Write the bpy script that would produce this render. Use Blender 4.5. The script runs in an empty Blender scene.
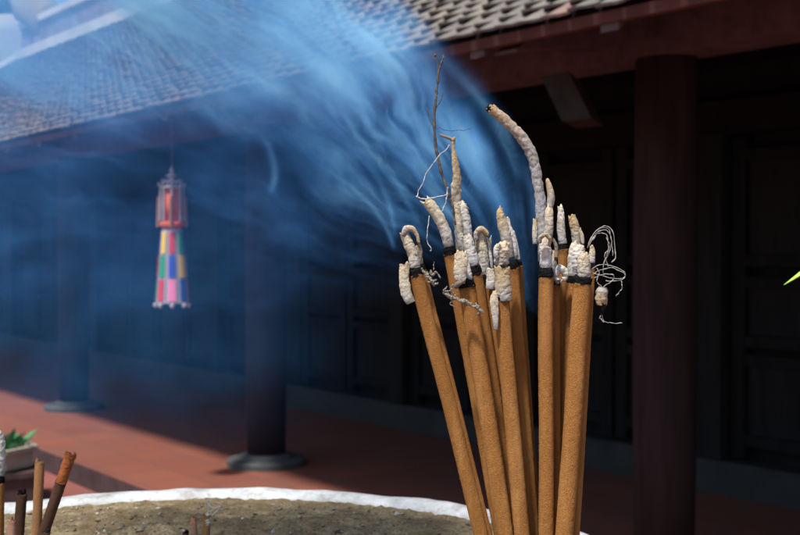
import bpy, bmesh, math, random
from mathutils import Vector, Matrix, noise

random.seed(7)
C = bpy.context.scene.collection
sc = bpy.context.scene
F = 1100.0                      # focal length in pixels of the 800 px wide photograph
PITCH = math.atan(17.5 / F)     # the camera looks down a little
CZ = 1.44                       # eye height above the courtyard
PI = math.pi
rnd = random.uniform

def W(px, py, Y):
    """world point at distance Y seen at photograph pixel (px, py)"""
    dx = (px - 400) / F; dy = (267.5 - py) / F
    c, s = math.cos(PITCH), math.sin(PITCH)
    fy = c + dy * s; fz = -s + dy * c
    k = Y / fy
    return Vector((dx * k, Y, CZ + fz * k))

# ------------------------------------------------------------------ materials
def newmat(name):
    m = bpy.data.materials.new(name); m.use_nodes = True
    nt = m.node_tree
    return m, nt, nt.nodes['Principled BSDF']

def ramp(nt, fac, stops):
    r = nt.nodes.new('ShaderNodeValToRGB')
    el = r.color_ramp.elements
    while len(el) < len(stops): el.new(0.5)
    for e, (p, c) in zip(el, stops):
        e.position = p; e.color = (*c, 1)
    nt.links.new(fac, r.inputs[0])
    return r.outputs[0]

def nz(nt, scale, detail=4, rough=.55, vec=None, dist=0):
    n = nt.nodes.new('ShaderNodeTexNoise')
    n.inputs['Scale'].default_value = scale; n.inputs['Detail'].default_value = detail
    n.inputs['Roughness'].default_value = rough; n.inputs['Distortion'].default_value = dist
    if vec is None:
        tc = nt.nodes.new('ShaderNodeTexCoord'); vec = tc.outputs['Object']
    nt.links.new(vec, n.inputs['Vector'])
    return n.outputs['Fac']

def mapping(nt, scale):
    tc = nt.nodes.new('ShaderNodeTexCoord'); mp = nt.nodes.new('ShaderNodeMapping')
    mp.inputs['Scale'].default_value = scale
    nt.links.new(tc.outputs['Object'], mp.inputs['Vector'])
    return mp.outputs[0]

def bump(nt, b, h, strength=.4, dist=.01):
    n = nt.nodes.new('ShaderNodeBump')
    n.inputs['Strength'].default_value = strength; n.inputs['Distance'].default_value = dist
    nt.links.new(h, n.inputs['Height'])
    nt.links.new(n.outputs[0], b.inputs['Normal'])

def mixc(nt, fac, a, b, mode='MIX'):
    n = nt.nodes.new('ShaderNodeMix'); n.data_type = 'RGBA'; n.blend_type = mode
    if isinstance(fac, float): n.inputs[0].default_value = fac
    else: nt.links.new(fac, n.inputs[0])
    for v, i in ((a, 6), (b, 7)):
        if isinstance(v, tuple): n.inputs[i].default_value = (*v, 1)
        else: nt.links.new(v, n.inputs[i])
    return n.outputs[2]

def simple(name, c1, c2, scale, rough=.8, bs=.3, bd=.01, detail=5, spec=.3, vecscale=None):
    m, nt, b = newmat(name)
    f = nz(nt, scale, detail, .6, mapping(nt, vecscale) if vecscale else None)
    nt.links.new(ramp(nt, f, [(.3, c1), (.7, c2)]), b.inputs['Base Color'])
    b.inputs['Roughness'].default_value = rough
    b.inputs['Specular IOR Level'].default_value = spec
    if bs: bump(nt, b, f, bs, bd)
    return m

M = {}
def incense_mat(name, dark, mid, light):
    m, nt, b = newmat(name)
    f = nz(nt, 1500, 3, .75)
    col = ramp(nt, f, [(.36, dark), (.5, mid), (.64, light)])
    f2 = nz(nt, 60, 4, .6)
    col = mixc(nt, ramp(nt, f2, [(.35, (0, 0, 0)), (.7, (.55, .55, .55))]), col, tuple(x * .62 for x in mid))
    oi = nt.nodes.new('ShaderNodeObjectInfo')
    col = mixc(nt, ramp(nt, oi.outputs['Random'], [(0, (0, 0, 0)), (1, (.7, .7, .7))]), col, tuple(x * .68 for x in mid))
    f5 = nz(nt, 22, 3, .6, mapping(nt, (6, 6, 1)))
    col = mixc(nt, ramp(nt, f5, [(.5, (0, 0, 0)), (.75, (.5, .5, .5))]), col, light)
    al = nt.nodes.new('ShaderNodeAttribute'); al.attribute_name = 'along'
    f6 = nz(nt, 330, 3, .6)
    mm = nt.nodes.new('ShaderNodeMath'); mm.operation = 'MULTIPLY_ADD'; nt.links.new(f6, mm.inputs[0]); mm.inputs[1].default_value = .05
    sb = nt.nodes.new('ShaderNodeMath'); sb.operation = 'SUBTRACT'; nt.links.new(al.outputs['Fac'], sb.inputs[0]); sb.inputs[1].default_value = .05
    nt.links.new(sb.outputs[0], mm.inputs[2])
    col = mixc(nt, ramp(nt, mm.outputs[0], [(.955, (0, 0, 0)), (.985, (.85, .85, .85))]), col, (.045, .02, .01))
    f3 = nz(nt, 2600, 1, .5)
    col = mixc(nt, ramp(nt, f3, [(.70, (0, 0, 0)), (.78, (1, 1, 1))]), col, tuple(min(.8, x * 1.5 + .06) for x in light))
    nt.links.new(col, b.inputs['Base Color'])
    b.inputs['Roughness'].default_value = .95; b.inputs['Specular IOR Level'].default_value = .1
    bump(nt, b, f, 1.0, .0012)
    return m
M['incense'] = incense_mat('incense_paste', (.22, .08, .02), (.41, .175, .046), (.54, .28, .1))
M['incense_tan'] = incense_mat('incense_tan', (.26, .12, .05), (.42, .2, .085), (.5, .27, .12))
M['incense_rust'] = incense_mat('incense_rust', (.2, .05, .015), (.42, .12, .035), (.5, .17, .06))
M['incense_dark'] = incense_mat('incense_dark', (.05, .025, .015), (.1, .05, .03), (.16, .08, .05))
M['incense_pink'] = incense_mat('incense_pink', (.4, .2, .14), (.5, .26, .18), (.6, .36, .27))

m, nt, b = newmat('char')
f = nz(nt, 900, 4, .7)
nt.links.new(ramp(nt, f, [(.35, (.003, .003, .0035)), (.7, (.018, .017, .017))]), b.inputs['Base Color'])
b.inputs['Roughness'].default_value = 1; b.inputs['Specular IOR Level'].default_value = .05; bump(nt, b, f, .8, .0008)
M['char'] = m

def ash_mat(name, low, mid, tip, dirt=.5):
    m, nt, b = newmat(name)
    at = nt.nodes.new('ShaderNodeAttribute'); at.attribute_name = 'along'
    c = ramp(nt, at.outputs['Fac'], [(0, tuple(x * .25 for x in low)), (.05, tuple(x * .5 for x in low)), (.16, low), (.55, mid), (1, tip)])
    f = nz(nt, 560, 6, .72)
    c = mixc(nt, ramp(nt, f, [(.28, (.7, .7, .7)), (.55, (0, 0, 0))]), c, tuple(x * dirt for x in mid))
    fs = nz(nt, 130, 4, .65)
    c = mixc(nt, ramp(nt, fs, [(.56, (0, 0, 0)), (.68, (.75, .75, .75))]), c, (.26, .2, .13))
    v = nt.nodes.new('ShaderNodeTexVoronoi'); v.feature = 'DISTANCE_TO_EDGE'
    v.inputs['Scale'].default_value = 330
    tc = nt.nodes.new('ShaderNodeTexCoord')
    nt.links.new(tc.outputs['Object'], v.inputs['Vector'])
    cr = ramp(nt, v.outputs['Distance'], [(.0, (.75, .75, .75)), (.06, (0, 0, 0))])
    c = mixc(nt, cr, c, tuple(x * .45 for x in mid))
    nt.links.new(c, b.inputs['Base Color'])
    b.inputs['Roughness'].default_value = .95; b.inputs['Specular IOR Level'].default_value = .1
    bump(nt, b, f, .7, .0013)
    return m
M['ash_cream'] = ash_mat('ash_cream', (.48, .46, .43), (.58, .5, .36), (.58, .46, .29))
M['ash_white'] = ash_mat('ash_white', (.5, .49, .48), (.62, .57, .49), (.62, .53, .39))
M['ash_brown'] = ash_mat('ash_brown', (.42, .4, .38), (.46, .36, .22), (.46, .32, .16))
M['ash_grey'] = ash_mat('ash_grey', (.2, .19, .18), (.22, .18, .14), (.3, .22, .14))
M['ash_long'] = ash_mat('ash_long', (.42, .41, .42), (.34, .31, .29), (.48, .31, .14), .4)
M['twig'] = simple('twig', (.035, .03, .028), (.14, .11, .09), 500, .9, .6, .001)
M['wire_pale'] = simple('wire_pale', (.32, .3, .26), (.6, .58, .52), 300, .55, .2, .0005)
M['fibre'] = simple('burnt_fibre', (.05, .04, .03), (.42, .37, .29), 700, .95, .8, .002)
M['wire_dull'] = simple('wire_dull', (.16, .15, .12), (.46, .44, .38), 380, .6, .3, .0005)
M['stick_core'] = simple('stick_core', (.3, .1, .05), (.5, .22, .1), 500, .9, .5, .001)

# sand of the burner
m, nt, b = newmat('burner_sand')
f = nz(nt, 55, 8, .72); f2 = nz(nt, 420, 4, .7); f3 = nz(nt, 16, 3, .5)
c = ramp(nt, f, [(.3, (.085, .062, .033)), (.48, (.235, .175, .095)), (.62, (.33, .26, .15)), (.75, (.45, .38, .25))])
c = mixc(nt, ramp(nt, f2, [(.36, (.65, .65, .65)), (.52, (0, 0, 0))]), c, (.04, .031, .018))
c = mixc(nt, ramp(nt, f3, [(.4, (0, 0, 0)), (.7, (.55, .55, .55))]), c, (.13, .085, .045))
nt.links.new(c, b.inputs['Base Color'])
b.inputs['Roughness'].default_value = 1; b.inputs['Specular IOR Level'].default_value = .05
bump(nt, b, f2, .7, .004)
M['sand'] = m
M['sand_crumb'] = simple('sand_crumb', (.08, .055, .03), (.3, .25, .18), 90, 1, .5, .002)
M['ash_crumb'] = simple('ash_crumb', (.3, .26, .2), (.55, .5, .42), 90, 1, .5, .002)

# painted rim
m, nt, b = newmat('rim_paint')
f = nz(nt, 24, 7, .7); f2 = nz(nt, 130, 5, .7)
c = ramp(nt, f, [(.3, (.15, .14, .12)), (.46, (.36, .36, .34)), (.62, (.5, .505, .49))])
c = mixc(nt, ramp(nt, f2, [(.33, (.8, .8, .8)), (.47, (0, 0, 0))]), c, (.27, .23, .18))
nt.links.new(c, b.inputs['Base Color']); b.inputs['Roughness'].default_value = .6
bump(nt, b, f2, .35, .003)
M['rim'] = m
M['urn'] = simple('urn_stone', (.3, .28, .25), (.5, .48, .44), 14, .8, .4, .006)
M['stone'] = simple('stone', (.04, .039, .037), (.085, .083, .08), 10, .85, .5, .01)
M['planter'] = simple('planter_glaze', (.2, .175, .125), (.34, .31, .24), 7, .6, .3, .008)
M['plinth'] = simple('plinth_brick', (.035, .02, .02), (.075, .042, .038), 9, .9, .4, .01)
M['leaf'] = simple('leaf', (.02, .12, .035), (.06, .25, .07), 20, .5, .2, .004)
M['leaf_bright'] = simple('leaf_bright', (.3, .5, .05), (.42, .62, .1), 60, .45, .2, .001)
M['leaf_tree'] = simple('leaf_tree', (.03, .07, .03), (.07, .13, .05), 2, .6, 0)
M['bark'] = simple('bark', (.06, .045, .035), (.14, .11, .08), 9, .95, .6, .02)

def wood(name, c1, c2, grain=(3, 3, .35), rough=.6):
    m, nt, b = newmat(name)
    f = nz(nt, 6, 7, .7, mapping(nt, grain))
    nt.links.new(ramp(nt, f, [(.3, c1), (.7, c2)]), b.inputs['Base Color'])
    b.inputs['Roughness'].default_value = .85; b.inputs['Specular IOR Level'].default_value = .1
    bump(nt, b, f, .4, .006)
    return m
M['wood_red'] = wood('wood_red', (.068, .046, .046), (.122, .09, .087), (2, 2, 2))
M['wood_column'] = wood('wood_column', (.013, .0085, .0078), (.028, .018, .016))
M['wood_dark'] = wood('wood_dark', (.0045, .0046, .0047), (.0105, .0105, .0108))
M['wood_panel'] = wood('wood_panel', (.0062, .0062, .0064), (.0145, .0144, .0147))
M['wood_bracket'] = wood('wood_bracket', (.026, .021, .017), (.048, .039, .031), (2, 2, 2))
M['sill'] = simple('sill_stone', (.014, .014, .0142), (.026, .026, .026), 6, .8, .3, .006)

# roof tiles: each tile its own tint
m, nt, b = newmat('roof_tile')
at = nt.nodes.new('ShaderNodeAttribute'); at.attribute_name = 'tint'
c = ramp(nt, at.outputs['Fac'], [(0, (.12, .105, .09)), (.45, (.165, .14, .115)), (.75, (.2, .165, .13)), (1, (.27, .15, .11))])
f = nz(nt, 9, 7, .72); f2 = nz(nt, 1.3, 4, .6)
c = mixc(nt, ramp(nt, f, [(.4, (.75, .75, .75)), (.62, (0, 0, 0))]), c, (.08, .078, .07))
c = mixc(nt, ramp(nt, f2, [(.45, (0, 0, 0)), (.7, (.5, .5, .5))]), c, (.2, .165, .125))
nt.links.new(c, b.inputs['Base Color']); b.inputs['Roughness'].default_value = .9
bump(nt, b, f, .5, .01)
M['tile'] = m
M['ridge_white'] = simple('ridge_lime', (.62, .56, .44), (.8, .76, .64), 5, .85, .3, .01)
M['ridge_face'] = simple('ridge_face', (.16, .12, .14), (.34, .27, .28), 5, .85, .3, .01)
M['stucco_tan'] = simple('stucco_tan', (.24, .19, .12), (.33, .27, .18), 3, .9, .4, .01)
M['roof_red'] = simple('fascia_red', (.05, .02, .016), (.1, .04, .03), 8, .85, .3, .008)

def paving(name, c1, c2, mortar, bw, bh, rough=.8):
    m, nt, b = newmat(name)
    tc = nt.nodes.new('ShaderNodeTexCoord'); mp = nt.nodes.new('ShaderNodeMapping')
    mp.inputs['Rotation'].default_value = (0, 0, -math.radians(38.6))
    nt.links.new(tc.outputs['Object'], mp.inputs['Vector'])
    br = nt.nodes.new('ShaderNodeTexBrick'); br.offset = 0
    br.inputs['Scale'].default_value = 1; br.inputs['Brick Width'].default_value = bw
    br.inputs['Row Height'].default_value = bh; br.inputs['Mortar Size'].default_value = .006
    br.inputs['Color1'].default_value = (*c1, 1); br.inputs['Color2'].default_value = (*c2, 1)
    br.inputs['Mortar'].default_value = (*mortar, 1)
    nt.links.new(mp.outputs[0], br.inputs['Vector'])
    f = nz(nt, 2.2, 7, .68)
    c = mixc(nt, ramp(nt, f, [(.4, (0, 0, 0)), (.7, (.65, .65, .65))]), br.outputs['Color'], tuple(x * .55 + .02 for x in c1))
    nt.links.new(c, b.inputs['Base Color']); b.inputs['Roughness'].default_value = rough
    bump(nt, b, f, .2, .01)
    return m
M['paving'] = paving('terrace_brick', (.185, .049, .023), (.138, .034, .017), (.1, .04, .025), .3, .3)
M['court'] = paving('courtyard_brick', (.23, .06, .04), (.17, .048, .034), (.09, .05, .04), .3, .3)

# lantern cloth
def cloth(name, c):
    return simple(name, tuple(x * .85 for x in c), c, 90, .8, .2, .002)
for k, c in dict(red=(.55, .04, .05), blue=(.03, .07, .4), green=(.02, .28, .12), yellow=(.75, .5, .06),
                 pink=(.8, .22, .4), silver=(.44, .42, .44), orange=(.62, .13, .05), brown=(.3, .16, .1)).items():
    M['cloth_' + k] = cloth('cloth_' + k, c)

# ------------------------------------------------------------------ mesh helpers
class MB:
    def __init__(s): s.v = []; s.f = []; s.mi = []; s.att = []
    def add(s, verts, faces, mi=0, att=0.0):
        o = len(s.v); s.v += [Vector(p) for p in verts]
        s.f += [tuple(i + o for i in f) for f in faces]; s.mi += [mi] * len(faces)
        s.att += list(att) if isinstance(att, list) else [att] * len(verts)
    def box(s, c, sx, sy, sz, mat=None, mi=0, att=0.0):
        p = [Vector((x * sx / 2, y * sy / 2, z * sz / 2)) for x in (-1, 1) for y in (-1, 1) for z in (-1, 1)]
        if mat is not None: p = [mat @ q for q in p]
        s.add([q + Vector(c) for q in p], [(0, 1, 3, 2), (4, 6, 7, 5), (0, 4, 5, 1), (2, 3, 7, 6), (0, 2, 6, 4), (1, 5, 7, 3)], mi, att)
    def lathe(s, prof, c=(0, 0, 0), n=48, mi=0, close=False):
        c = Vector(c); v = []; f = []
        for r, z in prof:
            for k in range(n):
                a = 2 * PI * k / n
                v.append(c + Vector((r * math.cos(a), r * math.sin(a), z)))
        m = len(prof)
        for i in range(m if close else m - 1):
            j = (i + 1) % m
            for k in range(n):
                f.append((i * n + k, i * n + (k + 1) % n, j * n + (k + 1) % n, j * n + k))
        if not close:
            if prof[0][0] > 1e-6: f.append(tuple(range(n))[::-1])
            if prof[-1][0] > 1e-6: f.append(tuple((m - 1) * n + k for k in range(n)))
        s.add(v, f, mi)
    def tube(s, pts, rads, seg=14, rough=0.0, freq=200, flat=1.0, seed=0, ragged=0.0, close=True, mi=0, cup=0.0, crack=0.0):
        n = len(pts); v = []; f = []; at = []
        T = [(pts[min(i + 1, n - 1)] - pts[max(i - 1, 0)]).normalized() for i in range(n)]
        ref = Vector((0, 1, 0))
        off = Vector((seed * 3.7, seed * 1.3, seed * 7.1))
        for i in range(n):
            t = T[i]; u = t.cross(ref)
            if u.length < .05: u = t.cross(Vector((1, 0, 0)))
            u.normalize(); w = t.cross(u)
            end = max(0, 1 - (n - 1 - i) / 2.5) if ragged else 0
            for k in range(seg):
                a = 2 * PI * k / seg
                d = u * math.cos(a) + w * math.sin(a) * flat
                p = pts[i] + d * rads[i]
                if rough:
                    q = (p + off) * freq
                    h = noise.fractal(q, .7, 2.1, 4)
                    p = p + d * rads[i] * rough * h
                    if crack:
                        g = abs(noise.noise(q * .55 + Vector((9, 2, 4))))
                        p = p - d * rads[i] * crack * max(0, .09 - g) / .09
                if end:
                    p = p + t * ragged * end * noise.noise((pts[i] + d * rads[i] * 1.3 + off) * 330)
                v.append(p); at.append(i / (n - 1))
        for i in range(n - 1):
            for k in range(seg):
                f.append((i * seg + k, i * seg + (k + 1) % seg, (i + 1) * seg + (k + 1) % seg, (i + 1) * seg + k))
        if close:
            o = len(v)
            v.append(pts[0].copy()); at.append(0.0)
            tip = pts[-1] - T[-1] * rads[-1] * cup
            v.append(tip); at.append(1.0)
            for k in range(seg):
                f.append((o, (k + 1) % seg, k))
                f.append((o + 1, (n - 1) * seg + k, (n - 1) * seg + (k + 1) % seg))
        s.add(v, f, mi, at)
    def build(s, name, mats, parent=None, smooth=False, origin=None, attname=None):
        if not isinstance(mats, (list, tuple)): mats = [mats]
        org = Vector((0, 0, 0))
        if parent is not None:
            p = parent
            while p is not None: org += Vector(p.location); p = p.parent
        elif origin is not None: org = Vector(origin)
        me = bpy.data.meshes.new(name)
        me.from_pydata([p - org for p in s.v], [], s.f)
        for mm in mats: me.materials.append(mm)
        for pl, i in zip(me.polygons, s.mi): pl.material_index = i; pl.use_smooth = smooth
        if attname:
            a = me.attributes.new(attname, 'FLOAT', 'POINT')
            a.data.foreach_set('value', s.att)
        me.update()
        bm = bmesh.new(); bm.from_mesh(me); bmesh.ops.recalc_face_normals(bm, faces=bm.faces); bm.to_mesh(me); bm.free()
        o = bpy.data.objects.new(name, me); C.objects.link(o)
        if parent is not None: o.parent = parent
        elif origin is not None: o.location = org
        return o

def thing(name, label, cat, loc=(0, 0, 0), group=None):
    o = bpy.data.objects.new(name, None); C.objects.link(o); o.location = loc
    o.empty_display_size = .05
    return tag(o, label, cat, group)
def tag(o, label=None, cat=None, group=None, kind=None):
    if label: o['label'] = label
    if cat: o['category'] = cat
    if group: o['group'] = group
    if kind: o['kind'] = kind
    return o

def spline(P, n):
    """Catmull-Rom through P (tuples of any length), n samples"""
    P = [tuple(p) for p in P]
    if len(P) == 2: P = [P[0], tuple((a + b) / 2 for a, b in zip(*P)), P[1]]
    Q = [tuple(2 * a - b for a, b in zip(P[0], P[1]))] + P + [tuple(2 * a - b for a, b in zip(P[-1], P[-2]))]
    out = []
    for i in range(n):
        t = i / (n - 1) * (len(P) - 1); k = min(int(t), len(P) - 2); u = t - k
        a, b, c, d = Q[k:k + 4]
        out.append(tuple(.5 * ((2 * b[j]) + (c[j] - a[j]) * u + (2 * a[j] - 5 * b[j] + 4 * c[j] - d[j]) * u * u + (3 * b[j] - a[j] - 3 * c[j] + d[j]) * u ** 3) for j in range(len(b))))
    return out

SEED = [0]
def px_tube(P, Y, n=40, seg=16, rough=.17, freq=300, flat=1.0, ragged=.0, cup=.3, mb=None, mi=0, crack=0.0, jit=0.0):
    """tube along photo-pixel points (px, py, width[, dY])"""
    mb = mb or MB(); SEED[0] += 1
    P = [tuple(p) + (0.0,) * (4 - len(p)) for p in P]
    S = spline(P, n)
    jn = lambda i, k: jit * (noise.noise(Vector((i * .13, k * 7.3, SEED[0] * 3.1))) + .18 * noise.noise(Vector((i * .5, k * 9.3, SEED[0] * 2.1))))
    pts = [W(p[0] + jn(i, 1), p[1] + jn(i, 2), Y + p[3] + jn(i, 3) / F) for i, p in enumerate(S)]
    if jit: S = [(p[0], p[1], p[2] * (1 + .7 * noise.noise(Vector((i * .35, 2, SEED[0])))), p[3]) for i, p in enumerate(S)]
    rads = [max(.00012, p[2] / 2 / F * Y) for p in S]
    mb.tube(pts, rads, seg, rough, freq, flat, SEED[0], ragged, mi=mi, cup=cup, crack=crack)
    return mb

# ------------------------------------------------------------------ setting: courtyard, terrace
U = Vector((-math.sin(math.radians(38.6)), math.cos(math.radians(38.6)), 0))
N = Vector((-U.y, U.x, 0)); N = Vector((-.7815, -.6239, 0))
O0 = Vector((1.053, 4.37, 0))
def L(t, e, z): return O0 + U * t + N * e + Vector((0, 0, z))
ROT = Matrix.Rotation(math.atan2(U.y, U.x), 3, 'Z')        # local x runs along the hall
TERR = .13
mb = MB(); mb.add([(-150, -150, 0), (150, -150, 0), (150, 150, 0), (-150, 150, 0)], [(0, 1, 2, 3)])
tag(mb.build('courtyard_ground', M['court']), kind='structure')
mb = MB(); mb.box(L(5, -1.9 + .0, TERR / 2 - .05), 30, 5.6, TERR + .1, ROT, 0)
# terrace front face uses brick of a darker tone
tb = mb
ter = tb.build('terrace', [M['paving'], M['plinth']])
tag(ter, kind='structure')
for p in ter.data.polygons:
    if abs(p.normal.z) < .5: p.material_index = 1

# ------------------------------------------------------------------ the hall
hall = thing('temple_hall', 'long dark wooden temple hall with tiled roof, red beam and columns behind the smoke', 'temple', L(5, 0, TERR))
EZ = CZ + .735                      # eave height
def prism(mb, prof, t0, t1, mi=0):
    """(e, z) outline swept along the hall"""
    n = len(prof)
    v = [L(t0, e, z) for e, z in prof] + [L(t1, e, z) for e, z in prof]
    f = [tuple(range(n)), tuple(range(2 * n - 1, n - 1, -1))] + [(i, (i + 1) % n, n + (i + 1) % n, n + i) for i in range(n)]
    mb.add(v, f, mi)
T0, T1, TW, TH = -5.0, 11.4, 13.0, 2.2      # hall start, ridge end, wall end, run of the hip
for k in range(-1, 5):
    if k * 3.0 > TW: break
    mb = MB(); p = L(k * 3.0, 0, TERR)
    mb.lathe([(.118, .07), (.123, .5), (.125, 1.2), (.118, 2.2), (.114, 2.5)], p, 36)
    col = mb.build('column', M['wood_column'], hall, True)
    mb = MB()
    mb.lathe([(.24, -.02), (.24, .03), (.225, .04), (.16, .045), (.155, .06), (.135, .072)], p, 40)
    mb.build('stone_base', M['stone'], col, False)
# architrave beam in two members with a shadow groove
mb = MB()
prism(mb, [(.13, CZ + .755), (.13, CZ + 1.0), (.12, CZ + 1.01), (.12, CZ + 1.03), (.13, CZ + 1.04), (.13, CZ + 1.25), (-.09, CZ + 1.25), (-.09, CZ + .755)], T0, TW)
mb.build('eave_beam', M['wood_red'], hall)
# eave fascia and small drip board
mb = MB(); prism(mb, [(.93, EZ - .035), (.94, EZ - .002), (.915, EZ + .0), (.9, EZ - .035)], T0, T1 + TH)
mb.build('fascia', M['roof_red'], hall)
# brackets from column to eave
for k in range(-1, 5):
    t = k * 3.0
    prof = [(.131, CZ + .82), (.3, CZ + .79), (.42, CZ + .74), (.62, CZ + .73), (.88, CZ + .68), (.88, CZ + .69), (.5, CZ + .93), (.131, CZ + 1.12)]
    mb = MB(); prism(mb, prof, t - .055, t + .055)
    mb.build('bracket', M['wood_red'], hall)
# rafters
for k in range(30):
    t = T0 + .3 + k * .6
    mb = MB(); prism(mb, [(.92, EZ - .06), (.92, EZ - .01), (-1.6, EZ - .01 + 1.765), (-1.6, EZ - .09 + 1.765)], t - .035, t + .035)
    mb.build('rafter', M['wood_red'], hall)
# roof deck, then fish-scale tiles course by course
PITCHR = math.tan(math.radians(35))
SL = math.radians(35)
RE = -1.6                                            # ridge line
deck = MB(); RH = 2.52 * PITCHR
def slab(q):
    lo = [p - Vector((0, 0, .02)) for p in q]; n = len(q)
    deck.add(q + lo, [tuple(range(n)), tuple(range(2 * n - 1, n - 1, -1))] + [(k, k + n, (k + 1) % n + n, (k + 1) % n) for k in range(n)])
EB = 2 * RE - .92
slab([L(T0, .92, EZ + .02), L(T1 + TH, .92, EZ + .02), L(T1, RE, EZ + .02 + RH), L(T0, RE, EZ + .02 + RH)])
slab([L(T0, RE - .004, EZ + .02 + RH), L(T1, RE - .004, EZ + .02 + RH), L(T1 + TH, EB, EZ + .02), L(T0, EB, EZ + .02)])
slab([L(T1 + TH + .003, .915, EZ + .02), L(T1 + TH + .003, EB + .005, EZ + .02), L(T1 + .004, RE, EZ + .018 + RH)])
roof = deck.build('roof', M['wood_dark'], hall)
tiles = MB()
up = N * -math.cos(SL) + Vector((0, 0, math.sin(SL)))        # up the slope
nrm = N * math.sin(SL) + Vector((0, 0, math.cos(SL)))
tw, step, tl, th = .112, .086, .15, .010
rows = int(2.52 / math.cos(SL) / step)
for r in range(rows):
    s0 = r * step - .06
    nt_ = int((T1 + TH - T0) / tw)
    for i in range(nt_):
        t = T0 + (i + (.5 if r % 2 else 0)) * tw + rnd(-.006, .006)
        if t > T1 + TH * (1 - (s0 + .1) * math.cos(SL) / 2.52): break
        base = L(0, .92, EZ + .025) + up * (s0 + rnd(-.008, .008)) + U * t
        lift = rnd(.0, .01); roll = rnd(-.02, .02)
        w = tw * .47
        outl = [(-w, tl), (-w, .045), (-w * .75, .015), (-w * .35, 0.0), (0, -.004), (w * .35, 0), (w * .75, .015), (w, .045), (w, tl), (0, tl)]
        vs = []
        for x, y in outl:
            h = .014 * (1 - y / tl) + lift * (1 - y / tl) + roll * x + .014 * (1 - (x / w) ** 2)
            vs.append(base + U * x + up * y + nrm * h)
        vb = [q - nrm * th for q in vs]
        n = len(vs)
        fs = [tuple(range(n)), tuple(range(2 * n - 1, n - 1, -1))] + [(k, k + n, (k + 1) % n + n, (k + 1) % n) for k in range(n)]
        tiles.add(vs + vb, fs, 0, max(0, min(1, random.gauss(.45, .22))) if random.random() > .06 else 1.0)
tiles.build('tile_courses', M['tile'], roof, attname='tint')
RZ = EZ + 2.52 * PITCHR
mb = MB(); prism(mb, [(RE + .16, RZ - .10), (RE + .16, RZ + .06), (RE - .16, RZ + .06), (RE - .16, RZ - .1)], T0, T1 + .05)
prism(mb, [(RE + .13, RZ + .34), (RE + .13, RZ + .42), (RE - .13, RZ + .42), (RE - .13, RZ + .34)], T0, T1 + .05)
rg = mb.build('ridge', M['ridge_white'], roof)
mb = MB(); prism(mb, [(RE + .09, RZ + .06), (RE + .09, RZ + .34), (RE - .09, RZ + .34), (RE - .09, RZ + .06)], T0, T1)
mb.build('ridge_face', M['ridge_face'], rg)
# hip line running down from the ridge end
mb = MB()
mb.tube([L(T1 + TH * q, RE + 2.55 * q, RZ + .02 - (RH - .04) * q + .12 * q ** 3) for q in (0, .2, .4, .6, .8, .93, 1)], [.09] * 7, 8, .1, 5)
mb.build('verge', M['ridge_white'], roof)
# upswept end ornament in tan stucco
mb = MB()
P = [(T1 - .7, .40, .2), (T1 - .35, .52, .26), (T1 + .0, .7, .24), (T1 + .22, .95, .17), (T1 + .3, 1.2, .1), (T1 + .22, 1.38, .05)]
S = spline(P, 24)
mb.tube([L(p[0], RE, RZ + p[1]) for p in S], [p[2] for p in S], 12, .25, 6, .6, 3)
P = [(T1 + .05, .75, .12), (T1 - .25, .95, .1), (T1 - .5, 1.12, .07), (T1 - .62, 1.3, .03)]
S = spline(P, 16)
mb.tube([L(p[0], RE, RZ + p[1]) for p in S], [p[2] for p in S], 10, .25, 6, .6, 5)
mb.build('ridge_ornament', M['stucco_tan'], roof, True)
# back wall with framed door leaves
WE = -1.55
mb = MB(); prism(mb, [(WE - .06, TERR), (WE - .06, CZ + 1.0), (WE - .14, CZ + 1.0), (WE - .14, TERR)], T0, TW)
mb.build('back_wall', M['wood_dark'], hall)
mb = MB(); prism(mb, [(WE + .1, TERR - .01), (WE + .1, TERR + .16), (WE + .085, TERR + .18), (WE - .05, TERR + .18), (WE - .05, TERR - .01)], T0, TW)
mb.build('threshold', M['sill'], hall)
mb = MB(); prism(mb, [(WE + .06, CZ + .62), (WE + .06, CZ + .8), (WE - .05, CZ + .8), (WE - .05, CZ + .62)], T0, TW)
mb.build('door_lintel', M['wood_dark'], hall)
k = 0; t = T0 + .4
while t < TW - .6:
    if k % 4 == 0:
        mb = MB(); mb.box(L(t, WE + .02, (CZ + .62 + TERR + .18) / 2), .16, .16, CZ + .62 - TERR - .18, ROT)
        mb.build('door_post', M['wood_panel'], hall); t += .08
    wd = .62; tc_ = t + wd / 2 + .01; z0 = TERR + .2; z1 = CZ + .6; hh = z1 - z0
    fr = MB()
    for dx in (-wd / 2 + .045, wd / 2 - .045): fr.box(L(tc_ + dx, WE, (z0 + z1) / 2), .08, .05, hh, ROT)
    for zz in (.04, .3, .36, .55, .62, .96):
        fr.box(L(tc_, WE, z0 + .03 + zz * (hh - .06)), wd - .172, .046, .06, ROT)
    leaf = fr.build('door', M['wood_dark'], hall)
    pn = MB()
    for a, b_ in ((.06, .28), (.38, .53), (.64, .94)):
        pn.box(L(tc_, WE - .014, z0 + .03 + (a + b_) / 2 * (hh - .06)), wd - .18, .016, (b_ - a) * (hh - .06) + .06, ROT)
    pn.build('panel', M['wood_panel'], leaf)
    t += wd + .02; k += 1
    if k % 4 == 0: t += .08
# lighter cantilever beam end in front of the right column
bk = MB()
q = [W(541, 77, 3.92), W(568, 71, 3.92), W(591, 118, 3.86), W(562, 121, 3.86)]
q2 = [p + Vector((.12, .42, .02)) for p in q]
bk.add(q + q2, [(0, 1, 2, 3), (7, 6, 5, 4), (0, 4, 5, 1), (1, 5, 6, 2), (2, 6, 7, 3), (3, 7, 4, 0)])
bk.build('brace_block', M['wood_bracket'], hall)

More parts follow.
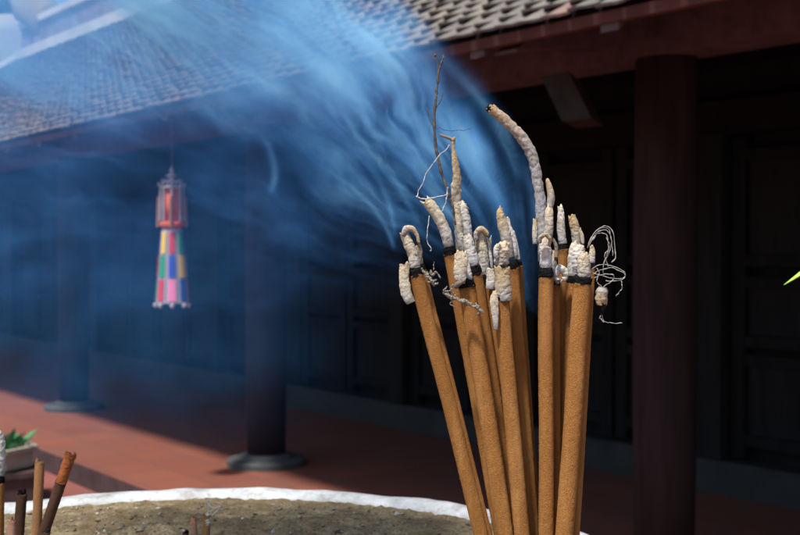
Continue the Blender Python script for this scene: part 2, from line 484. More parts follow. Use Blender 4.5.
# ------------------------------------------------------------------ far pavilion and tree, upper left
pav = thing('gate_pavilion', 'tan stucco gable of a further pavilion beyond the left end of the roof', 'pavilion', (-13.5, 20, 0))
mb = MB(); mb.box((-10.2, 22.0, 2.3), 7.5, 4, 4.6); mb.build('wall', M['stucco_tan'], pav)
mb = MB()
mb.add([(-6.1, 19.6, 4.6), (-6.1, 24.4, 4.6), (-14.3, 24.4, 4.6), (-14.3, 19.6, 4.6), (-7.4, 22, 5.9), (-13, 22, 5.9)],
       [(3, 2, 1, 0), (0, 1, 4), (2, 3, 5), (0, 4, 5, 3), (1, 2, 5, 4)])
mb.build('roof', M['stucco_tan'], pav)
mb = MB(); mb.box((-10.2, 22, 5.97), 5.9, .24, .3); mb.build('ridge', M['ridge_white'], pav)

def tree(loc, h, cr, n, label):
    t_ = thing('leafy_tree', label, 'tree', loc)
    mb = MB(); base = Vector(loc)
    mb.tube([base + Vector((.2 * math.sin(i * .6), 0, i * h * .75 / 8)) for i in range(9)], [.26 - .022 * i for i in range(9)], 10, .2, 3)
    for k in range(6):
        a = k * 1.05; z = h * (.4 + .05 * k)
        mb.tube([base + Vector((math.cos(a) * s * cr * .8, math.sin(a) * s * cr * .8, z + s * h * .22)) for s in (0, .35, .7, 1)], [.09, .06, .04, .015], 7)
    mb.build('trunk', M['bark'], t_, True)
    lf = MB(); cl = []
    for k in range(26):
        d = Vector((random.gauss(0, 1), random.gauss(0, 1), random.gauss(0, 1))).normalized() * rnd(.35, 1)
        cl.append((base + Vector((d.x * cr, d.y * cr, h * .72 + d.z * cr * .75)), rnd(.35, .7) * cr * .6))
    for k in range(n):
        c, r = random.choice(cl)
        d = Vector((random.gauss(0, 1), random.gauss(0, 1), random.gauss(0, 1))).normalized() * r * rnd(.5, 1)
        a = Vector((rnd(-1, 1), rnd(-1, 1), rnd(-.6, .6))).normalized(); b_ = a.cross(Vector((rnd(-1, 1), rnd(-1, 1), 1))).normalized()
        s = rnd(.1, .2); p = c + d
        lf.add([p - a * s, p + b_ * s * .5, p + a * s, p - b_ * s * .5], [(0, 1, 2, 3)])
    lf.build('crown', M['leaf_tree'], t_)
tree((-11.3, 30, 0), 10.6, 1.5, 5000, 'green tree showing at the top left corner beyond the temple roof')

# ------------------------------------------------------------------ hanging lantern
LY = 6.08; k_ = LY / F
lc = W(172, 250, LY); zt = lambda py: CZ + (250 - py) * k_
lan = thing('cloth_lantern', 'red and silver hanging lantern with long multicoloured cloth tails under the eave', 'lantern', (lc.x, lc.y, zt(308)))
def LP(r, a, z):
    return Vector((lc.x + r * math.cos(a), lc.y + r * math.sin(a), z))
mb = MB(); mb.tube([LP(0, 0, zt(169)), LP(0, 0, CZ + .80)], [.0012, .0012], 6); mb.build('cord', M['cloth_brown'], lan)
mb = MB()
mb.lathe([(.002, zt(166)), (.006, zt(169)), (.016, zt(171)), (.006, zt(173)), (.03, zt(175.5)), (.032, zt(176.5)), (.014, zt(177.5)), (.016, zt(179)),
          (.05, zt(182)), (.052, zt(183)), (.03, zt(184)), (.034, zt(185)), (.066, zt(187)), (.066, zt(188.3)), (.04, zt(188.6))], (lc.x, lc.y, 0), 24)
for i in range(8):
    a = i * PI / 4 + .2
    mb.tube([LP(.06, a, zt(187)), LP(.072, a, zt(184.5)), LP(.07, a, zt(182))], [.006, .005, .001], 6)
    mb.tube([LP(.046, a, zt(182.5)), LP(.054, a, zt(180.5)), LP(.052, a, zt(178.5))], [.005, .004, .001], 6)
mb.build('cap', M['cloth_silver'], lan)
mb = MB(); mb.lathe([(.05, zt(188.7)), (.053, zt(205)), (.05, zt(221.8))], (lc.x, lc.y, 0), 28)
mb.build('shade', M['cloth_orange'], lan, True)
for i in range(8):
    a = i * PI / 4 + .2; mb = MB()
    mb.tube([LP(.062, a, zt(188.5)), LP(.064, a, zt(221))], [.0055, .0055], 6); mb.build('rib', M['cloth_silver'], lan)
for i in range(4):
    a = i * PI / 2 + .12; mb = MB()
    mb.tube([LP(.074, a, zt(197)), LP(.078, a, zt(227))], [.005, .008], 6); mb.build('side_fringe', M['cloth_brown'], lan)
mb = MB(); mb.lathe([(.062, zt(222)), (.07, zt(223)), (.068, zt(226)), (.045, zt(228.5))], (lc.x, lc.y, 0), 28)
mb.build('lower_ring', M['cloth_orange'], lan)
pal = ['silver', 'blue', 'yellow', 'red', 'green', 'pink']
seqs = [(1, 2, 3), (2, 3, 4), (3, 4, 5), (4, 1, 3), (1, 3, 4), (2, 4, 3), (3, 1, 5), (4, 2, 1), (1, 3, 2), (3, 4, 1)]
for i in range(8):
    a0 = i * 2 * PI / 8 + .2; mb = MB(); sq = seqs[i]; hw = .36
    rr = lambda s: .056 + .034 * s
    zz = lambda s: zt(229 + 74 * s)
    def patch(s0, s1, w, rp, mi):
        vv = []
        for s in (s0, s1):
            for d in (-1, 0, 1):
                vv.append(LP(rr(s) + rp, a0 + d * w, zz(s)))
        vv += [LP((v - Vector((lc.x, lc.y, v.z))).length - .003, math.atan2(v.y - lc.y, v.x - lc.x), v.z) for v in vv[:]]
        mb.add(vv, [(0, 1, 4, 3), (1, 2, 5, 4), (6, 9, 10, 7), (7, 10, 11, 8), (0, 6, 7, 1), (1, 7, 8, 2), (3, 4, 10, 9), (4, 5, 11, 10), (0, 3, 9, 6), (2, 8, 11, 5)], mi)
    patch(0, 1, hw, 0, 0)
    for j in range(3): patch(.04 + j * .32, .33 + j * .32, hw * .66, .005, sq[j])
    mb.lathe([(.004, zz(1) - .026), (.012, zz(1) - .016), (.013, zz(1) - .004), (.006, zz(1))], LP(rr(1), a0, 0), 8, 0)
    mb.build('ribbon', [M['cloth_' + p] for p in pal], lan)

# ------------------------------------------------------------------ planter on its plinth
pc = W(-3, 250, 6.3); 
mb = MB(); mb.box((pc.x, pc.y, .085), .40, .40, .17, Matrix.Rotation(.5, 3, 'Z')); mb.box((pc.x, pc.y, .1715), .43, .43, .03, Matrix.Rotation(.5, 3, 'Z'))
tag(mb.build('brick_plinth', M['plinth'], origin=(pc.x, pc.y, 0)), 'dark brick plinth under the planter at the terrace step', 'plinth')
pl = thing('planter', 'pale six-sided planter with low green foliage on a dark plinth', 'planter', (pc.x, pc.y, .188))
mb = MB(); z0 = CZ - 217 * 6.3 / F
mb.lathe([(.17, .188), (.2, .2), (.205, .22), (.2, .285), (.23, .295), (.23, .318), (.195, .32), (.185, .29), (.0, .28)], (pc.x, pc.y, 0), 6)
mb.build('bowl', M['planter'], pl)
lf = MB()
for i in range(90):
    a = rnd(0, 2 * PI); ln = rnd(.1, .2); el = rnd(.35, 1.3)
    b0 = Vector((pc.x + rnd(-.12, .12), pc.y + rnd(-.12, .12), .29)); d = Vector((math.cos(a) * math.cos(el), math.sin(a) * math.cos(el), math.sin(el)))
    s = d.cross(Vector((0, 0, 1))).normalized(); dr = Vector((0, 0, -.05))
    lf.add([b0, b0 + d * ln * .5 + s * .022, b0 + d * ln + dr, b0 + d * ln * .5 - s * .022], [(0, 1, 2, 3)])
lf.build('foliage', M['leaf'], pl)

# ------------------------------------------------------------------ bright leaf at the right edge
sh = thing('leafy_shrub', 'tall shrub just out of frame whose bright green leaf tip enters at right', 'shrub', (.52, .93, 0))
mb = MB(); S = spline([(.52, .93, 0), (.5, .95, .5), (.53, .93, 1.0), (.49, .94, 1.5)], 20)
mb.tube([Vector(p) for p in S], [.011 - .0004 * i for i in range(20)], 8, .15, 60); mb.build('stem', M['bark'], sh, True)
def leaf_mesh(b0, tip, wd, sag):
    mb = MB(); d = tip - b0; s = d.cross(Vector((0, 0, 1))).normalized(); upv = s.cross(d).normalized(); v = []; f = []
    n = 10
    for i in range(n + 1):
        t = i / n; w = wd * math.sin(PI * min(1, t * .93 + .07)) ** .8 * (1 - t * .35)
        if i == n: w = .0004
        c = b0 + d * t + upv * sag * math.sin(PI * t)
        v += [c - s * w + upv * w * .45, c, c + s * w + upv * w * .45]
    for i in range(n):
        for j in (0, 1): f.append((i * 3 + j, i * 3 + j + 1, i * 3 + j + 4, i * 3 + j + 3))
    mb.add(v, f); return mb
leaf_mesh(Vector((.494, .94, 1.442)), W(784, 285, .93), .024, .016).build('leaf', M['leaf_bright'], sh, True)
for i in range(12):
    a = rnd(-1.3, 1.3); z = rnd(.5, 1.5)
    b0 = Vector((.515, .935, z)); leaf_mesh(b0, b0 + Vector((math.cos(a) * .13, math.sin(a) * .13, rnd(-.03, .06))), .018, .012).build('leaf', M['leaf_bright'], sh, True)

# ------------------------------------------------------------------ the burner
UC = Vector((-.17, .75, 0)); UR = .40; RIMZ = CZ - .25
mb = MB(); mb.lathe([(.30, 0), (.30, .06), (.26, .09), (.22, .12), (.22, .5), (.26, .54), (.3, .56), (.3, .62)], UC, 48)
tag(mb.build('stone_pedestal', M['stone'], origin=UC), 'grey stone pedestal carrying the incense burner', 'pedestal')
urn = thing('incense_burner', 'large round incense burner with stained white rim, filled with sand', 'incense burner', UC + Vector((0, 0, .622)))
mb = MB(); mb.lathe([(.2, .622), (.24, .63), (.3, .7), (.36, .83), (.385, .98), (.38, 1.1), (.365, 1.13), (.335, 1.13), (.345, 1.0), (.3, .8), (.15, .7), (0, .7)], UC, 96)
mb.build('body', M['urn'], urn, True)
mb = MB(); n = 240; prof = [(.366, 1.132), (.385, 1.135), (.398, 1.15), (.402, 1.17), (.4005, RIMZ - .003), (.396, RIMZ + .001), (.386, RIMZ + .0015), (.376, RIMZ), (.3715, RIMZ - .004), (.369, RIMZ - .012), (.366, 1.15)]
v = []; f = []
for i, (r, z) in enumerate(prof):
    for kk in range(n):
        a = 2 * PI * kk / n; q = Vector((math.cos(a), math.sin(a), 0))
        h = noise.fractal(q * 7 + Vector((0, 0, z * 30)), .8, 2, 4)
        v.append(UC + q * (r + .0012 * h) + Vector((0, 0, z + .0014 * h)))
m_ = len(prof)
for i in range(m_):
    j = (i + 1) % m_
    for kk in range(n): f.append((i * n + kk, i * n + (kk + 1) % n, j * n + (kk + 1) % n, j * n + kk))
mb.add(v, f); mb.build('rim', M['rim'], urn, True)
# sand with real lumps
def sandz(x, y):
    r = math.hypot(x - UC.x, y - UC.y)
    p = Vector((x, y, 0))
    return RIMZ - .0045 + .004 * (1 - (r / .37) ** 2) + (.0012 + .004 * min(1, (.375 - r) * 9)) * noise.fractal(p * 28, .8, 2.1, 5) + .002 * noise.fractal(p * 150, .7, 2.1, 3)
mb = MB(); v = []; f = []; nr, na = 130, 420
for i in range(nr + 1):
    r = .3745 * (i / nr) ** .8
    for kk in range(na):
        a = 2 * PI * kk / na; x = UC.x + r * math.cos(a); y = UC.y + r * math.sin(a)
        v.append((x, y, sandz(x, y)))
for i in range(nr):
    for kk in range(na): f.append((i * na + kk, i * na + (kk + 1) % na, (i + 1) * na + (kk + 1) % na, (i + 1) * na + kk))
mb.add(v, f)
tag(mb.build('burner_sand', M['sand'], None, True), 'brown sand and old ash filling the white-rimmed burner', 'sand', kind='stuff')
cr = MB()
for i in range(900):
    a = rnd(0, 2 * PI); r = .365 * math.sqrt(rnd(0, 1)); x = UC.x + r * math.cos(a); y = UC.y + r * math.sin(a)
    if i < 600: x = UC.x + rnd(-.3, .3); y = UC.y + rnd(.16, .33)
    if math.hypot(x - UC.x, y - UC.y) > .366: continue
    s = rnd(.0008, .0024) * (1.6 if random.random() < .08 else 1); c = Vector((x, y, sandz(x, y) + s * .3))
    mat = Matrix.Rotation(rnd(0, 6), 3, 'Z') @ Matrix.Rotation(rnd(0, 6), 3, 'X')
    pp = [mat @ Vector(q) * s * rnd(.6, 1.2) for q in ((1.5, 0, 0), (-1.5, 0, 0), (0, 1, 0), (0, -1, 0), (0, 0, .8), (0, 0, -.8))]
    cr.add([c + q for q in pp], [(0, 2, 4), (2, 1, 4), (1, 3, 4), (3, 0, 4), (2, 0, 5), (1, 2, 5), (3, 1, 5), (0, 3, 5)], 1 if random.random() < .08 else 0)
tag(cr.build('ash_crumbs', [M['sand_crumb'], M['ash_crumb']]), 'crumbs of ash and grit lying on the sand', 'crumbs', kind='stuff')

# ------------------------------------------------------------------ incense sticks
YS = .68
GRP = 'lit incense sticks standing in the burner'
def stick(label, top, bot, w, dy, ashes, char=7, mat='incense', name='incense_stick', ybase=None, group=GRP, dyt=None, charmat=True):
    """shaft from photo pixel top to pixel bot (on row 535) at distance YS+dy, carried on down into the sand"""
    Yb = YS + dy; Yt = YS + (dy if dyt is None else dyt)
    w *= .91
    a = W(top[0], top[1], Yt); b_ = W(bot[0], bot[1], Yb)
    d = (b_ - a)
    kk = 1.0
    for it in range(200):
        p = a + d * kk
        if p.z < sandz(p.x, p.y) - .012: break
        kk += .01
    root = a + d * kk
    st = thing(name, label, 'incense stick', root, group)
    ln = (root - a).length; dn = (root - a) / ln
    n = max(40, int(ln / .0013)); SEED[0] += 1
    r = w / 2 / F * Yt
    pts = []; cl = (char * .85 / F * Yt) if charmat else 0
    for i in range(n):
        s = i / (n - 1)
        q = a + dn * (cl * .8 + s * (ln - cl * .8))
        q += Vector((noise.noise(q * 13), noise.noise(q * 13 + Vector((5, 5, 5))), 0)) * r * .2
        pts.append(q)
    mb = MB(); mb.tube(pts[::-1], [r * (1 + .02 * noise.noise(q * 40)) for q in pts[::-1]], 26, .05, 1050, 1, SEED[0], .0012)
    mb.build('shaft', M[mat], st, True, attname='along')
    if charmat:
        n = 14; pts = [a - dn * cl * .25 + dn * cl * 1.2 * i / (n - 1) for i in range(n)]
        mb = MB(); mb.tube(pts[::-1], [r * (1.0 - .07 * abs(noise.noise(q * 300))) * (.90 + .105 * min(1, i / 4)) for i, q in enumerate(pts)][::-1], 26, .11, 420, 1, SEED[0] + 50, .0022)
        mb.build('char_band', M['char'], st, True)
    for ash in ashes:
        P, mt = ash[0], ash[1]; kw = ash[2] if len(ash) > 2 else {}
        nm = kw.pop('name', 'ash'); yo = kw.pop('dy', 0)
        mb = px_tube([(p[0], p[1], p[2] * .93) + tuple(p[3:]) for p in P], Yt + yo, **kw)
        mb.build(nm, M[mt], st, True, attname='along')
    return st
AC, AW, AB, AL, AG = 'ash_cream', 'ash_white', 'ash_brown', 'ash_long', 'ash_grey'
RG = dict(ragged=.0016)
def R_(**k):
    d = dict(ragged=.0035, n=76, seg=30, rough=.1, crack=.11, cup=.9); d.update(k)
    d['n'] = max(d['n'], 60); return d

stick('leaning stick at the left side of the bunch with a curled cream ash cap', (415, 270), (482, 535), 16, 0, [
    ([(415, 268, 12), (413, 255, 11), (408, 243, 11), (404, 233, 9)], AC, R_()),
    ([(403, 236, 6), (406, 229, 7), (412, 229, 6), (417, 235, 4), (419, 243, 3)], AB, R_(dy=-.002, rough=.2)),
    ([(411, 303, 10, -.004), (406, 292, 12, -.004), (404, 276, 11, -.004), (405, 263, 11, -.004)], AC, R_(flat=.55, name='ash_flake')),
    ([(419, 266, 3), (421, 252, 3.5), (418, 240, 2.5)], AG, R_()),
], 8)
stick('thin stick close behind the leaning left stick', (421, 266), (489, 535), 9, .014, [([(421, 264, 6), (419, 254, 5), (416, 246, 4)], AG, R_())], 5)
stick('second stick from the left, topped by a long ash bent over to the left', (449, 249), (501, 535), 14, .016, [
    ([(449, 247, 11), (445, 231, 12), (438, 216, 12), (431, 206, 12), (425, 200, 10)], AC, R_(n=60)),
], 8)
stick('thick front stick wearing a broad cream ash flake on its left side', (466, 281), (506, 535), 19, -.004, [
    ([(461, 284, 9, -.008), (460, 274, 14, -.008), (461, 262, 15, -.008), (459, 252, 10, -.008)], AC, R_(flat=.5, name='ash_flake')),
    ([(468, 280, 10), (467, 268, 8), (464, 255, 7)], AW, R_()),
    ([(455, 287, 5, -.006), (459, 283, 6, -.008), (464, 280, 5, -.008)], AG, R_(name='ash_flake')),
], 8)
stick('stick behind the flaked front stick with a narrow white ash top', (474, 268), (515, 535), 16, .014, [
    ([(474, 266, 13), (471, 252, 12), (468, 240, 11), (466, 236, 9)], AW, R_()),
    ([(462, 252, 8, .012), (460, 232, 8, .012), (457, 212, 8, .012), (456, 204, 7, .012)], AC, R_()),
    ([(468, 238, 11, .014), (466, 222, 11, .014), (463, 208, 10, .014), (464, 203, 6, .014)], AW, R_()),
], 9)
stick('stick with a slender brown ash spire rising above the left half of the bunch', (461, 266), (508, 535), 11, .030, [
    ([(461, 262, 9), (459, 232, 9), (457, 206, 10), (456, 188, 11), (457, 177, 9), (455, 160, 7), (453.5, 150, 4), (453, 139, 5)], AB, R_(n=90, rough=.2)),
    ([(454, 141, 5), (449, 138, 3.5), (440, 135, 3)], AG, R_()),
    ([(456, 203, 10), (460, 206, 13), (466, 211, 9)], AC, R_(rough=.24, name='ash_flake')),
], 5)
stick('rear stick in the left half with a hollow brown-topped ash tube', (485, 276), (518, 535), 16, .022, [
    ([(484, 275, 12), (483, 258, 12), (481, 243, 12), (480, 231, 11)], AC, R_(cup=1.6)),
    ([(476, 240, 5, -.004), (477, 232, 6, -.004), (482, 229, 6, -.004), (488, 234, 4, -.004)], AB, R_(rough=.24)),
    ([(490, 289, 9, -.008), (491, 281, 10, -.008), (490, 270, 8, -.008)], AW, R_(name='ash_flake', flat=.6)),
    ([(492, 268, 3), (490, 250, 4), (489, 238, 6)], AW, R_()),
], 8)
stick('front stick in the middle with a pale ash sleeve and a crumpled white cap', (501, 297), (522, 535), 17, -.008, [
    ([(504, 301, 17, -.0003), (503.5, 290, 18, -.0003), (502.5, 277, 17.5, -.0003), (502, 267, 17, -.0003)], 'ash_brown', R_(name='ash_sleeve', rough=.06, n=50)),
    ([(502, 265, 14), (501, 257, 16), (503, 249, 15), (505, 242, 9)], AC, R_(rough=.24)),
    ([(497, 258, 5, -.004), (496, 250, 6, -.004), (499, 244, 5, -.004)], AW, R_(rough=.24)),
    ([(496, 330, 4, -.006), (495, 312, 8, -.006), (494, 300, 9, -.006), (495, 293, 5, -.006)], AC, R_(name='ash_flake', flat=.5)),
], 4)
stick('stick to the right of the middle with a tall pointed buff ash column', (512, 262), (534, 535), 13, .012, [
    ([(510, 258, 9), (506, 238, 12), (502, 222, 11), (500, 213, 8), (501, 208, 4)], AB, R_(n=50)),
    ([(515, 258, 8), (513, 240, 7), (509, 226, 5), (508, 219, 4)], AW, R_(dy=.003)),
], 8)
stick('thin pale-tipped stick half hidden behind the middle of the bunch', (518, 262), (537, 535), 9, .026, [
    ([(518, 260, 6), (516, 246, 5), (513, 232, 4)], AW, R_())], 5)
stick('upright stick at the left of the right half carrying a stacked white ash', (546, 270), (546, 535), 16.5, -.004, [
    ([(546, 268, 13), (546, 256, 13), (545, 246, 13), (547, 236, 10)], AW, R_()),
    ([(548, 238, 10), (549, 224, 10), (549, 212, 9), (550, 207, 6)], AC, R_()),
    ([(540, 243, 3, -.006), (540, 238, 5, -.007), (545, 235, 5, -.008), (550, 239, 4, -.007), (549, 245, 3, -.006)], AB, R_(rough=.35, name='ash_curl')),
    ([(552, 238, 3), (556, 246, 4), (556, 258, 4)], AG, R_()),
], 9)
stick('stick whose very long ash arches up and leftward to a dark tip', (543, 264), (544, 535), 10, .016, [
    ([(543, 262, 10), (542, 240, 11), (541, 218, 11), (540, 198, 11), (537, 178, 11), (534, 162, 11), (528, 147, 12), (519, 134, 12), (506, 121, 11), (494, 111, 11), (490, 107, 10)], AL, R_(n=140, rough=.16, cup=.2)),
    ([(492, 109.5, 10.5), (489.5, 107, 10), (488, 105.5, 7.5)], 'char', dict(n=10, name='char_tip')),
    ([(535, 244, 5), (535, 232, 6), (535, 218, 4)], AC, R_(dy=-.002)),
    ([(549, 212, 7), (551, 196, 8), (548, 182, 5), (547, 178, 2)], AB, R_(dy=.002)),
], 6)
stick('narrow stick just right of the upright stick, knotted with pale shreds at its top', (556, 282), (556, 535), 9, .010, [
    ([(558, 284, 4, -.008), (556, 275, 7, -.008), (559, 269, 9, -.008), (564, 271, 9, -.008), (565, 278, 6, -.008), (560, 280, 5, -.01)], AW, R_(rough=.24, n=50)),
    ([(555, 270, 6), (554, 260, 5), (554, 252, 3)], AC, R_())], 4)
stick('thin stick with a tall pointed white ash between the two right-hand thick sticks', (563, 246), (562, 535), 11, .020, [
    ([(563, 244, 9), (561, 228, 9), (561, 214, 7), (560, 206, 5)], AW, R_()),
], 5)
stick('darker stick behind the rightmost thick stick with a stout buff ash stump', (573, 278), (563, 535), 14, .014, [
    ([(573, 276, 12), (573, 264, 12), (574, 250, 11), (576, 244, 9)], AW, R_()),
    ([(577, 247, 9, .004), (576, 234, 10, .004), (574, 224, 10, .004), (572, 217, 8, .004)], AB, R_()),
    ([(583, 244, 3), (582, 236, 4), (580, 230, 3)], AC, R_()),
], 8)
stick('thickest stick at the right with a chunky white two-part ash', (583, 278), (564, 535), 20, -.006, [
    ([(584, 277, 14), (584, 268, 14), (584, 259, 13), (586, 254, 9)], AC, R_()),
    ([(576, 272, 8, .004), (577, 260, 12, .004), (579, 251, 14, .004), (582, 246, 9, .004)], AW, R_(rough=.2)),
], 8)
stick('slim stick peeping out behind the right side of the thickest stick', (591, 266), (575, 535), 10, .010, [
    ([(591, 263, 8), (592, 255, 7), (592, 248, 5)], AC, R_())], 5)

# the broken burnt piece hanging by a wire at the right
fr = thing('incense_stub', 'burnt incense stub dangling from wire at the right of the bunch', 'incense stub', W(602, 309, YS))
px_tube([(603, 287, 9), (602, 292, 12), (601.5, 300, 12), (602, 305, 9)], YS - .004, rough=.25, n=24, ragged=.001).build('body', M['ash_brown'], fr, True, attname='along')
px_tube([(602, 303, 10), (602, 309, 7), (602.5, 315, 3)], YS - .004, rough=.24, n=14).build('burnt_end', M['char'], fr, True)
def wires(name, label, cat, lines, mat, Y, wd=1.2):
    mb = MB()
    for P in lines: px_tube([(p[0], p[1], (p[2] if len(p) > 2 else wd) * .72, p[3] if len(p) > 3 else 0) for p in P], Y, n=60, seg=7, rough=.3, freq=500, mb=mb, jit=1.3)
    o = mb.build(name, M[mat], None, True, origin=mb.v[0]); tag(o, label, cat); return o
wires('wire_tangle', 'tangle of thin pale wire loops at the right end of the bunch', 'wire', [
    [(588, 248), (591, 238), (597, 230), (604, 227), (610, 228), (614, 236), (615, 248), (615, 258, 1.8), (612, 262, 2)],
    [(589, 246), (594, 236, 1.5), (602, 230), (609, 233), (612, 244), (613, 256)],
    [(590, 243), (598, 234), (606, 235), (608, 246), (606, 258), (603, 266)],
    [(593, 240), (601, 228), (609, 230), (611, 243), (608, 255), (604, 260), (603, 274)],
    [(607, 238), (609, 248), (605, 256), (608, 266)],
    [(590, 271), (598, 266), (609, 265), (619, 268), (625, 273), (624, 278), (614, 279), (602, 276), (593, 272)],
    [(592, 275), (602, 270), (613, 268), (622, 272), (625, 277), (618, 281), (606, 280)],
    [(594, 278), (604, 274), (614, 276, 1.6), (610, 283), (603, 287)],
    [(596, 268), (599, 274, 2), (597, 281), (602, 288)],
    [(621, 278), (622, 286), (619, 293), (615, 296)],
], 'wire_dull', YS - .004, 1.1)
wires('wire_strand', 'hair-thin wire trailing below the dangling burnt stub', 'wire', [
    [(602, 314), (604, 321), (611, 323), (622, 323)], [(602, 312), (600, 318), (604, 322)]], 'wire_pale', YS - .004, .6)
# dry stalks and threads at the left
tw_ = MB()
px_tube([(455, 225, 2.2), (452, 205, 2.6), (445, 185, 2.8), (438, 160, 3.0), (434.5, 130, 3.0), (435.5, 97, 2.6), (439, 75, 2.2), (443.5, 56, 1.8)], YS + .006, n=90, seg=8, rough=.24, freq=400, mb=tw_, jit=1.2)
px_tube([(438, 82, 1.4), (438, 66, 1.2), (435, 55, 1.6)], YS + .006, n=20, seg=6, rough=.24, freq=400, mb=tw_)
px_tube([(434.5, 128, 1.2), (430, 120, 1), (427, 108, .8)], YS + .006, n=20, seg=6, mb=tw_)
px_tube([(436, 108, 1.2), (441, 100, 1), (443, 92, .8)], YS + .006, n=20, seg=6, mb=tw_)
for q in ((443.5, 56), (435, 55), (437, 93)):
    px_tube([(q[0] - .8, q[1] + 1, 1.6), (q[0], q[1], 2.4), (q[0] + .8, q[1] - 1, 1.4)], YS + .006, n=8, seg=6, rough=.3, mb=tw_)
tg = tw_.build('dry_stalk', M['twig'], None, True, origin=W(455, 225, YS)); tag(tg, 'tall thin dark dry stalk sticking up from the left half of the bunch', 'dry stalk')
wires('dry_tendril', 'thin curled dry tendril crossing the tall dark stalk', 'tendril', [
    [(438, 127), (446, 130), (456, 130.5), (466, 130), (471, 128)]], 'twig', YS + .006, .9)
wires('pale_wire', 'pale bent wire arching over the long bent ash at the left', 'wire', [
    [(450, 145), (441, 155), (432, 165), (425, 176), (420, 188), (417, 197)], [(415.5, 197, 2), (425, 199, 1.8), (436, 197.5, 1.4), (447, 194.5, 1.2)],
    [(430, 216), (428, 226), (427, 238), (430, 246), (431, 251, 1.8)], [(442, 212), (446, 200), (448, 188)]], 'wire_pale', YS + .002, 1.2)
wires('burnt_shreds', 'grey-brown shred of burnt fibre draped across the thick front left stick', 'burnt fibre', [
    [(444, 291, 4), (449, 296, 4.5), (458, 299, 5), (464, 302, 4), (472, 306, 3), (478, 309, 5), (484, 313, 2.5)], [(447, 286, 2), (444, 291, 3), (451, 291, 2)],
    [(476, 304, 3), (480, 310, 4), (477, 315, 2)], [(452, 298, 2), (451, 304, 1.5), (455, 308, 1)], [(453, 284, 2), (451, 290, 2.5), (455, 296, 2)], [(461, 300, 5), (467, 303, 6), (471, 304, 3)], [(446, 292, 4), (450, 297, 5.5), (454, 299, 3)]], 'fibre', YS - .017, 3)
wires('burnt_clump', 'small clump of burnt crumbs clinging right of the leaning left stick', 'burnt fibre', [
    [(421, 268, 3), (427, 276, 4), (432, 281, 3), (437, 280, 3)], [(430, 270, 2), (433, 275, 5), (436, 272, 2.5), (440, 277, 2)], [(428, 282, 3), (434, 284, 4), (438, 283, 2)],
    [(426, 273, 4), (430, 278, 5), (432, 283, 3)], [(434, 262, 1), (434, 270, 1.2)]], 'fibre', YS - .002, 3)

# ------------------------------------------------------------------ old sticks at the left edge
YL = .85
G2 = 'old incense sticks at the left of the burner'
stick('freshly lit stick cut by the left frame edge with a tall white ash', (-1, 478), (-2, 560), 12, YL - YS, [
    ([(-1, 476, 12), (-1, 462, 13), (-1, 446, 13), (-2, 435, 11), (-3, 431, 6)], AW, R_(n=40, rough=.12))], 7, group=G2)
s2 = stick('short dark burnt stub with a protruding splinter at the left', (22, 494), (17, 560), 11.5, YL - YS + .01, [
    ([(21, 497, 9), (22, 491, 8)], 'char', R_(name='char_tip', rough=.24)), ([(24, 496, 3), (25, 490, 3)], 'char', R_(name='splinter', rough=.24)),
    ([(18, 497, 4), (18.5, 492, 4)], 'stick_core', R_(name='splinter', rough=.24))], 0, 'incense_dark', group=G2, charmat=False)
stick('tan upright stub with a ragged broken end at the left', (40, 462), (35, 560), 10.5, YL - YS - .005, [
    ([(37.5, 464, 4), (37, 459, 3)], 'incense_tan', R_(name='splinter', rough=.24))], 0, 'incense_tan', group=G2, charmat=False)
s4 = stick('slanting stub, dark below and rust orange at its broken tip', (62, 480), (34, 560), 12, YL - YS - .014, [
    ([(61, 483, 12), (66, 468, 11.5), (69.5, 458, 12), (70.5, 454.5, 12.5)], 'incense_rust', R_(name='rust_end', rough=.1, cup=.5)),
    ([(67, 457, 4), (69, 453, 4)], 'incense_rust', R_(name='splinter')), ([(74, 459, 4), (75, 454, 3.5)], 'incense_rust', R_(name='splinter'))], 0, 'incense_dark', group=G2, charmat=False)
stick('very short pinkish stub low at the left edge', (11, 521), (13, 560), 9, YL - YS - .03, [
    ([(11, 526, 8), (10.5, 518, 6)], 'incense_pink', R_(name='splinter'))], 0, 'incense_pink', group=G2, charmat=False)
stick('burnt black stump leaning low beside the slanting stub', (47, 532), (38, 560), 8, YL - YS - .05, [
    ([(44, 534, 6), (50, 529, 4)], 'char', R_(name='char_tip', rough=.24))], 0, 'incense_dark', group=G2, charmat=False)
# middle of the sand
YM = .955
ab = stick('small cream ash stub in the middle of the sand with wire whiskers', (207, 515), (205, 545), 9, YM - YS, [
    ([(206, 532, 8), (207, 522, 9), (208, 516, 7), (209, 513, 4)], AC, R_(rough=.25))], 0, 'incense_tan', group='stubs in the middle of the sand', charmat=False)
mb = MB()
for P in ([(208, 518), (208.5, 508), (208, 500, 1.8)], [(209, 512), (214, 509), (221, 506.5)], [(221, 507), (216, 512), (211, 517)], [(208, 503), (211, 507), (214, 508)], [(212, 510), (210, 514), (212, 516)]):
    px_tube([(p[0], p[1], p[2] if len(p) > 2 else 1.1) for p in P], YM, n=14, seg=6, rough=.3, mb=mb)
mb.build('wire_whisker', M['wire_pale'], ab, True)
stick('tiny brown stub close to the whiskered ash stub', (194, 521), (195, 545), 6, YM - YS + .004, [([(193, 525, 6), (193.5, 519, 5)], 'stick_core', R_(name='splinter', rough=.24))], 0, 'incense_pink', group='stubs in the middle of the sand', charmat=False)
stick('dark burnt chip low in the sand left of the brown stub', (186, 533), (183, 545), 7, YM - YS - .01, [([(184, 535, 5), (188, 531, 4)], 'char', R_(name='char_tip', rough=.24))], 0, 'incense_dark', group='stubs in the middle of the sand', charmat=False)

